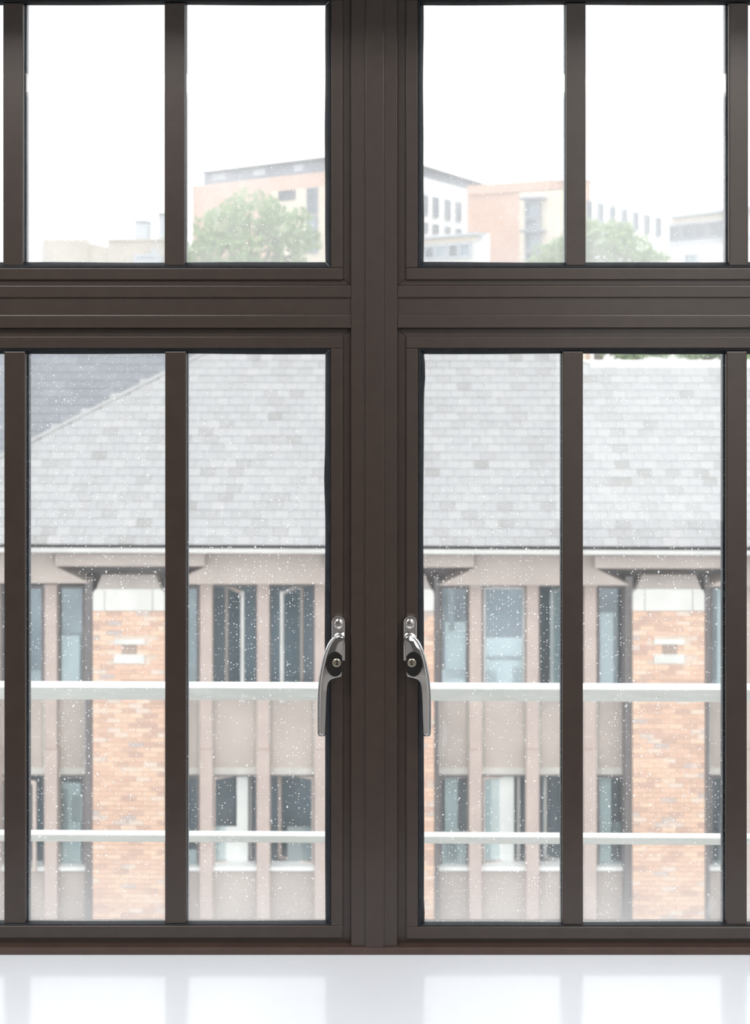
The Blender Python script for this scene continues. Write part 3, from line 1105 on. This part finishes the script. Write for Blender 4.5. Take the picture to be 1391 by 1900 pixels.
# slate
bm = bmesh.new()
sl, sw, st = GAUGE * 1.55, SWID / 2 - .002, 0.007
prism_bm(bm, [Vector(p) for p in ((-sw, 0, st), (sw, 0, st), (sw, sl, st), (-sw, sl, st))], [Vector(p) for p in ((-sw, 0, 0), (sw, 0, 0), (sw, sl, 0), (-sw, sl, 0))])
bmesh.ops.recalc_face_normals(bm, faces=bm.faces)
slate_me = bpy.data.meshes.new('slate')
bm.to_mesh(slate_me)
bm.free()
slate_me.materials.append(MATS['slate'])
TILT = math.atan2(0.0085, GAUGE)
ta = (up * math.cos(TILT) - rn * math.sin(TILT)).normalized()
tn = FAC.ex.cross(ta).normalized()
if tn.dot(rn) < 0:
    tn = -tn
n_obj = 0
rest = []
u_lo_vis, u_hi_vis = roof_uv(50, 1000)[0], roof_uv(1345, 1000)[0]
rows = int(v_top / GAUGE) + 1
for r in range(rows):
    v = r * GAUGE
    off = (r % 2) * SWID / 2
    umin, umax = hip_u(v + GAUGE * .5), (u_right if v < v_low - GAUGE * .5 else u_step)
    i0, i1 = int((umin - off) / SWID) - 1, int((umax - off) / SWID) + 1
    for i in range(i0, i1 + 1):
        u = i * SWID + off
        if u - sw < umin - .03 or u + sw > umax + .02:
            continue
        p = rp(u, v + random.uniform(-.003, .003), 0.012 + random.uniform(-.001, .002))
        yaw = random.uniform(-.006, .006)
        ex = (FAC.ex + ta * yaw).normalized()
        tt = (ta - FAC.ex * yaw).normalized()
        M = Matrix((ex, tt, tn)).transposed()
        if n_obj < 300 and u_lo_vis - .1 < u < u_hi_vis + .1:
            o = bpy.data.objects.new('slate', slate_me)
            COL.objects.link(o)
            o.parent = roof
            m4 = M.to_4x4()
            m4.translation = p - HO
            o.matrix_local = m4
            n_obj += 1
        else:
            rest.append((p, M))
bm = bmesh.new()
tpl = [((-sw, 0, st), (sw, 0, st), (sw, sl, st), (-sw, sl, st)), ((-sw, 0, 0), (sw, 0, 0), (sw, sl, 0), (-sw, sl, 0))]
for p, M in rest:
    a = [bm.verts.new(p + M @ Vector(q)) for q in tpl[0]]
    b = [bm.verts.new(p + M @ Vector(q)) for q in tpl[1]]
    bm.faces.new(a)
    bm.faces.new(list(reversed(b)))
    for i in range(4):
        j = (i + 1) % 4
        bm.faces.new((a[j], a[i], b[i], b[j]))
o = from_bm('slate_field', bm, 'slate', roof)
o['kind'] = 'stuff'
# capping along the hip and the pale parapet behind the lower right ridge
hd = (rp(hip_u(v_top), v_top) - rp(u_e, 0)).normalized()
side = hd.cross(rn).normalized()
bm = bmesh.new()
a, b = rp(u_e, 0, .03), rp(hip_u(v_top), v_top, .03)
w = .035
fr = [a - side * w, a + side * w, b + side * w, b - side * w]
prism_bm(bm, fr, [q - rn * .12 for q in fr])
from_bm('hip_capping', bm, 'hip_stone', roof)
# body of the roof behind the slope so that it is a solid roof from the side
bm = bmesh.new()
back = FAC.n * -3.0
poly3 = [(u_e, 0), (u_right, 0), (u_right, v_low), (hip_u(v_low), v_low)]
top = [rp(u, v, -0.21) for u, v in poly3]
prism_bm(bm, top, [Vector((q.x, q.y, EAVE.z - .15)) - FAC.n * (0.02) for q in top])
from_bm('roof_body', bm, 'slate_bed', roof)
pa, pb = rp(roof_uv(1096, 686)[0], v_low, 0.0), rp(u_right, v_low, 0.0)
bm = bmesh.new()
hz_ = 14 / F * pa.y * 0.9
fr = [pa - FAC.n * .02 - ZUP * .3, pb - FAC.n * .02 - ZUP * .3, pb - FAC.n * .02 + ZUP * hz_, pa - FAC.n * .02 + ZUP * hz_]
prism_bm(bm, fr, [q - FAC.n * 1.6 for q in fr])
from_bm('parapet', bm, 'cap_stone', house)

# ------------------------------------------------------------------ wing behind the hip, its slate coloured darker for side light and wet
dw = Plane((0, 24.5, 0), (1, 0.02))
wing = empty('slate_roof_wing', Vector((-6.0, 26, -10.0)), 'building wing behind the hip with a smooth slate roof, side shade put into its dark colour', 'building')
WO = wing.location
pit2 = math.radians(48)
up2 = (ZUP * math.sin(pit2) - dw.n * math.cos(pit2)).normalized()
rn2 = (ZUP * math.cos(pit2) + dw.n * math.sin(pit2)).normalized()
base = dw.at(180, 880, 0)


def wp(px, py, h=0):
    d = Vector(((px - CX) / F, 1.0, -(py - HZ) / F))
    k = (base - CAM).dot(rn2) / d.dot(rn2)
    return CAM + d * k + rn2 * h


bm = bmesh.new()
q = [wp(x, y) for x, y in ((-360, 900), (372, 900), (372, 636), (-360, 636))]
prism_bm(bm, q, [p - rn2 * .25 for p in q])
r2 = from_bm('roof', bm, 'slate_shaded', wing)
vlen = (q[3] - q[0]).length
ulen = (q[1] - q[0]).length
bm = bmesh.new()
nr = int(vlen / .22)
u2 = (q[1] - q[0]).normalized()
for r in range(nr):
    i = 0
    u = -(r % 2) * .15
    while u < ulen:
        a0, a1 = max(u, 0) + .003, min(u + .30, ulen) - .003
        u += .30
        if a1 - a0 < .03:
            continue
        p0 = q[0] + up2 * (r * .22)
        fr = [p0 + u2 * a0 + rn2 * .012, p0 + u2 * a1 + rn2 * .012, p0 + u2 * a1 + up2 * .25 + rn2 * .003, p0 + u2 * a0 + up2 * .25 + rn2 * .003]
        prism_bm(bm, fr, [v - rn2 * .008 for v in fr])
o = from_bm('slate_field', bm, 'slate_shaded', r2)
o['kind'] = 'stuff'
bm = bmesh.new()
z0 = q[0].z
fr = [Vector((p.x, p.y + .4, z)) for p, z in ((q[0], -10.0), (q[1], -10.0), (q[1], z0 + .2), (q[0], z0 + .2))]
prism_bm(bm, fr, [p + Vector((0, 4.5, 0)) for p in fr])
from_bm('wall', bm, 'tan_panel', wing)


# ------------------------------------------------------------------ far buildings
def ridge_plane(p0, p1, Y0):
    """the vertical plane through a level edge seen from pixel p0 (at distance Y0) to p1"""
    Y1 = Y0 * (p0[1] - HZ) / (p1[1] - HZ)
    a = Vector(((p0[0] - CX) / F * Y0, Y0, 0))
    b = Vector(((p1[0] - CX) / F * Y1, Y1, 0))
    return Plane(a, (b - a)), a, b


GZ = -10.0


def wall_face(name, pl, x0, x1, ytop0, off, thick, mat, parent, zb=GZ):
    """a wall whose level top edge starts at pixel (x0, ytop0)"""
    a = pl.at(x0, ytop0, off)
    b = pl.at(x1, ytop0, off)
    fr = [Vector((a.x, a.y, zb)), Vector((b.x, b.y, zb)), Vector((b.x, b.y, a.z)), Vector((a.x, a.y, a.z))]
    bm = bmesh.new()
    prism_bm(bm, fr, [v - pl.n * thick for v in fr])
    return from_bm(name, bm, mat, parent)


def band(name, pl, x0, x1, ytop0, ybot0, off, thick, mat, parent):
    """a level band; its rows are given at x0"""
    a = pl.at(x0, ytop0, off)
    b = pl.at(x1, ytop0, off)
    zl = pl.at(x0, ybot0, off).z
    fr = [Vector((a.x, a.y, zl)), Vector((b.x, b.y, zl)), Vector((b.x, b.y, a.z)), Vector((a.x, a.y, a.z))]
    bm = bmesh.new()
    prism_bm(bm, fr, [v - pl.n * thick for v in fr])
    return from_bm(name, bm, mat, parent)


def far_window(pl, x0, y0, x1, y1, parent, mat='far_window', frame='far_edge', off=0.0, depth=.12, fw=.10):
    """frame standing a little proud of the wall, the pane inside it"""
    a, b = pl.at(x0, y0, off + depth), pl.at(x1, y0, off + depth)
    zl = pl.at(x0, y1, off + depth).z
    fr = [Vector((a.x, a.y, zl)), Vector((b.x, b.y, zl)), Vector((b.x, b.y, a.z)), Vector((a.x, a.y, a.z))]
    u = (b - a)
    u.z = 0
    u.normalize()
    inn = [fr[0] + u * fw + ZUP * fw, fr[1] - u * fw + ZUP * fw, fr[2] - u * fw - ZUP * fw, fr[3] + u * fw - ZUP * fw]
    bm = bmesh.new()
    A = [bm.verts.new(v) for v in fr]
    B = [bm.verts.new(v) for v in inn]
    A2 = [bm.verts.new(v - pl.n * depth * 1.2) for v in fr]
    B2 = [bm.verts.new(v - pl.n * depth * 1.2) for v in inn]
    for i in range(4):
        j = (i + 1) % 4
        bm.faces.new((A[i], A[j], B[j], B[i]))
        bm.faces.new((A2[j], A2[i], B2[i], B2[j]))
        bm.faces.new((A[j], A[i], A2[i], A2[j]))
        bm.faces.new((B[i], B[j], B2[j], B2[i]))
    w = from_bm('window', bm, frame, parent)
    bm = bmesh.new()
    prism_bm(bm, [v - pl.n * depth * .5 for v in inn], [v - pl.n * depth * .9 for v in inn])
    from_bm('pane', bm, mat, w)
    return w


# brick block with the grey attic, its white flank to the right
PA, a0, b0 = ridge_plane((357, 345.5), (605, 318), 80.0)
e1 = empty('brick_block', Vector((a0.x, a0.y, GZ)), 'far brick building with grey attic and white flank behind the round tree', 'building')
XC = 700
wall_face('brick_wall', PA, 357, XC, 345.5, 0.0, 0.8, 'far_brick_pale', e1)
c_top = PA.at(XC, 0, 0)
band('cream_wall', PA, 505, XC, 356, 900, 0.12, .3, 'far_cream', e1)
band('attic', PA, 378, XC, 320, 346, -0.9, 0.6, 'far_grey', e1)
band('attic_eave', PA, 376, XC, 318.5, 321.5, -0.5, 1.0, 'far_edge', e1)
for xx, w_ in ((392, 26), (470, 22), (545, 18)):
    band('attic_window', PA, xx, xx + w_, 324 - (xx - 378) * .11, 337 - (xx - 378) * .11, -0.86, .1, 'far_metal', e1)
far_window(PA, 516, 354.5, 545, 372, e1, 'far_window', 'far_edge', 0.12)
far_window(PA, 568, 348.5, 587, 398, e1, 'far_window', 'far_grey', 0.12)
far_window(PA, 568, 402, 587, 470, e1, 'far_window_pale', 'far_grey', 0.12)
# flank: plane from the corner receding to the right
cz = PA.at(XC, 345.5 - 27.5 * (XC - 357) / 248, 0)
Yc = cz.y
topz = PA.at(378, 320, 0).z
yc_px = HZ - (topz - CAM.z) * F / Yc
Y2 = Yc * (yc_px - HZ) / (342.0 - HZ)
fb = Vector(((900 - CX) / F * Y2, Y2, 0))
PB = Plane(Vector((cz.x, cz.y, 0)), fb - Vector((cz.x, cz.y, 0)))
band('flank_attic', PB, XC, 903, yc_px + 1, yc_px + 24, 0.0, .8, 'far_grey', e1)
band('flank_eave', PB, XC, 903, yc_px - 1, yc_px + 2, 0.5, 1.4, 'far_edge', e1)
wall_face('flank_wall', PB, XC, 900, yc_px + 23, 0.05, 1.0, 'far_white', e1)
for x_, t_, h_ in ((790, 361, 38), (810, 365, 38), (832, 370, 38), (852, 374, 37)):
    far_window(PB, x_ - 4, t_, x_ + 4, t_ + h_, e1, 'far_window', 'far_grey', 0.05)
for x_, t_, h_ in ((790, 412, 20), (810, 416, 17), (832, 420, 12), (852, 424, 9)):
    far_window(PB, x_ - 4, t_, x_ + 4, t_ + h_, e1, 'far_window', 'far_grey', 0.05, .12, .06)

# low glazed link in front of the flank
PL_, la, lb = ridge_plane((760, 441), (866, 432), 62.0)
e2 = empty('glazed_link', Vector((la.x, la.y, GZ)), 'low far building with a blue glazed band beside the plain brick gable', 'building')
wall_face('wall', PL_, 740, 880, 443, 0.0, 1.0, 'far_white', e2)
band('roof_edge', PL_, 740, 880, 443, 447, 0.3, .8, 'far_metal', e2)
band('cream_band', PL_, 740, 880, 447, 457, 0.06, .2, 'far_cream', e2)
for i in range(6):
    far_window(PL_, 742 + i * 22, 459 - i * 1.6, 762 + i * 22, 484 - i * 1.0, e2, 'far_window_pale' if i % 2 else 'far_window', 'far_metal', 0.0)

# plain brick gable with a stack of bay windows and a cream wall; white flank to the right
PC, a1, b1 = ridge_plane((867, 345), (1045, 332), 66.0)
e3 = empty('brick_gable_block', Vector((a1.x, a1.y, GZ)), 'far building with plain brick gable, stacked bay window and white flank', 'building')
XD = 1082
wall_face('brick_wall', PC, 867, XD, 345, 0.0, 0.8, 'far_brick', e3)
band('cream_wall', PC, 963, XD, 357, 900, 0.10, .3, 'far_cream', e3)
band('brick_strip', PC, 867, XD, 344.6, 362, 0.14, .3, 'far_brick', e3)
for t_, h_, m_ in ((374, 30, 'far_window_pale'), (405, 20, 'far_grey'), (431, 34, 'far_window_pale'), (466, 34, 'far_window')):
    far_window(PC, 973, t_, 998, t_ + h_, e3, m_, 'far_grey', 0.12, .35)
for t_ in (366, 426):
    band('canopy', PC, 963, 1003, t_ + .5, t_ + 5, 0.75, .8, 'far_grey', e3)
cz = PC.at(XD, 345 - 13 * (XD - 867) / 178.0, 0)
yD = 345 - 13 * (XD - 867) / 178.0
Y2 = cz.y * (yD - HZ) / (383.0 - HZ)
fb = Vector(((1290 - CX) / F * Y2, Y2, 0))
PD = Plane(Vector((cz.x, cz.y, 0)), fb - Vector((cz.x, cz.y, 0)))
wall_face('flank_wall', PD, XD, 1296, yD, 0.0, 1.2, 'far_white', e3)
band('flank_coping', PD, XD, 1296, yD - .5, yD + 3, 0.12, 1.5, 'far_white', e3)
for x_, t_ in ((1094.5, 371), (1116, 376), (1138.5, 381), (1160, 387), (1181, 392.5), (1202, 398), (1223, 403)):
    far_window(PD, x_ - 3.6, t_, x_ + 3.6, t_ + 36, e3, 'far_window', 'far_grey', 0.0)

# grey topped block at the far right
PE, a2, b2 = ridge_plane((1238, 401), (1347, 388), 58.0)
e4 = empty('white_office_block', Vector((a2.x, a2.y, GZ)), 'far white low block with a grey roof and a long dark window band', 'building')
wall_face('wall', PE, 1236, 1440, 401, 0.0, 5.0, 'far_white', e4)
band('roof_edge', PE, 1232, 1440, 400, 405, 0.5, 5.0, 'far_metal', e4)
band('cream_band', PE, 1236, 1440, 408, 416, 0.05, .2, 'far_cream', e4)
band('grey_band', PE, 1240, 1440, 448, 457, 0.05, .2, 'far_metal', e4)  # blue-grey band below the windows
for i in range(4):
    xx = 1241 + i * 24
    far_window(PE, xx, 418.5 - i * 2.2, xx + 23, 447 - i * 2.0, e4, 'far_window', 'far_grey', 0.0)
far_window(PE, 1268, 471, 1292, 500, e4, 'far_window_pale', 'far_metal', 0.0)

# stone house with battlements, far left
PF = Plane((0, 150, 0), (1, -0.08))
e5 = empty('stone_tower_house', Vector((PF.at(190, 480).x, 150, GZ)), 'pale far stone house with a battlemented top on the skyline', 'building')
wall_face('wall', PF, 77, 165, 451, 0.0, 6, 'far_stone', e5)
wall_face('wall', PF, 165, 201, 458, -0.2, 6, 'far_stone', e5)
wall_face('wall', PF, 200, 330, 446, 0.1, 6, 'far_stone', e5)
band('parapet', PF, 200, 330, 443, 447, 0.4, 6.5, 'far_stone', e5)
for xx in (80, 93, 107, 122, 137, 152):
    pts = [(xx - 2, 452)] + [(xx + 4 + 6 * math.cos(t), 450 - 8 * math.sin(t)) for t in [math.pi - i * math.pi / 6 for i in range(7)]] + [(xx + 10, 452)]
    slab('merlon', PF, pts, 0.05, -1.0, 'far_stone', e5)
far_window(PF, 248, 472, 300, 488, e5, 'far_metal', 'far_metal', 0.1, .4, .3)
far_window(PF, 280, 462, 290, 472, e5, 'far_window', 'far_metal', 0.1, .4, .3)
PG = Plane((0, 162, 0), (1, 0))
for (x0_, x1_, t_, lab) in ((250, 273, 410, 'pale distant tower block on the skyline, the wider of two'), (294, 312, 396, 'pale slim distant tower block on the skyline next to the dark bar')):
    e = empty('tower_block', Vector((PG.at((x0_ + x1_) / 2, 400).x, 162, GZ)), lab, 'building')
    wall_face('wall', PG, x0_, x1_, t_, 0, 3, 'far_metal', e)  # pale blue-grey carries the distance haze in the colour
    band('roof_edge', PG, x0_ - .5, x1_ + .5, t_ - 1, t_ + 2, .3, 3.6, 'far_edge', e)


# ------------------------------------------------------------------ trees
def tree(label, Y, blobs, n, leaf, trunk_px, zbase=GZ):
    base = Vector(((trunk_px - CX) / F * Y, Y, zbase))
    e = empty('tree', base, label, 'tree', None, 'leafy trees behind the slate roof')
    rnd = random.Random(int(Y * 10) + int(trunk_px))
    bm = bmesh.new()
    tot = sum(b[2] * b[3] for b in blobs)
    for (px, py, rx, ry) in blobs:
        c = Vector(((px - CX) / F * Y, Y, CAM.z - (py - HZ) / F * Y))
        a, b = rx / F * Y, ry / F * Y
        for _ in range(int(n * rx * ry / tot)):
            while True:
                q = Vector((rnd.uniform(-1, 1), rnd.uniform(-1, 1), rnd.uniform(-1, 1)))
                if .2 < q.length < 1 and math.sin(q.x * 7 + px) + math.sin(q.z * 8 + py) + math.sin(q.y * 6) > -.9:
                    break
            p = c + Vector((q.x * a, q.y * a, q.z * b))
            d = Vector((rnd.gauss(0, 1), rnd.gauss(0, 1), rnd.gauss(0, 1))).normalized()
            s = d.orthogonal().normalized()
            L = leaf * rnd.uniform(.6, 1.3)
            v = [p - d * L, p + s * L * .45, p + d * L, p - s * L * .45]
            bm.faces.new([bm.verts.new(x) for x in v])
    off = e.location
    for v in bm.verts:
        v.co -= off
    me = bpy.data.meshes.new('foliage')
    bm.to_mesh(me)
    bm.free()
    o = link_mesh('foliage', me, 'leaf', e)
    o['kind'] = 'stuff'
    # trunk with a few limbs into the crown
    bm = bmesh.new()

    def limb(p, q, r0, r1):
        ax = (q - p).normalized()
        s = ax.orthogonal().normalized()
        t = ax.cross(s)
        A = [bm.verts.new(p + (s * math.cos(k) + t * math.sin(k)) * r0) for k in [i * math.pi / 4 for i in range(8)]]
        B = [bm.verts.new(q + (s * math.cos(k) + t * math.sin(k)) * r1) for k in [i * math.pi / 4 for i in range(8)]]
        for i in range(8):
            j = (i + 1) % 8
            bm.faces.new((A[i], A[j], B[j], B[i]))
        bm.faces.new(A)
        bm.faces.new(B)
    mid = Vector((base.x, base.y, CAM.z - (max(b[1] for b in blobs) - HZ) / F * Y - .5))
    limb(base, mid, .26, .17)
    for b in blobs:
        limb(mid, Vector(((b[0] - CX) / F * Y, Y, CAM.z - (b[1] - HZ) / F * Y)), .12, .03)
    from_bm('trunk', bm, 'bark', e)


tree('round green tree in front of the far brick building with grey attic', 52.0,
     [(462, 395, 62, 45), (405, 425, 48, 42), (520, 420, 48, 40), (440, 470, 85, 50), (540, 470, 42, 40), (378, 470, 34, 40), (575, 445, 22, 26), (460, 520, 95, 50), (560, 400, 16, 18)], 3800, .17, 465)
tree('spreading green tree in front of the far white flank, beside the bay window', 50.0,
     [(1118, 455, 55, 48), (1060, 470, 45, 42), (1020, 485, 42, 34), (1170, 468, 45, 40), (1210, 488, 34, 28), (1100, 520, 110, 40), (1092, 430, 24, 26), (1138, 425, 18, 18), (1165, 428, 12, 16)], 3400, .17, 1110)
tree('low green tree just above the slate roof by the pale parapet', 44.0,
     [(1170, 640, 42, 34), (1130, 632, 30, 28), (1225, 635, 35, 30)], 1500, .15, 1175)
tree('low green tree above the slate roof, close to the right-hand glazing bar', 45.0,
     [(1290, 640, 42, 32), (1335, 630, 34, 36), (1380, 640, 34, 34)], 1500, .15, 1310)
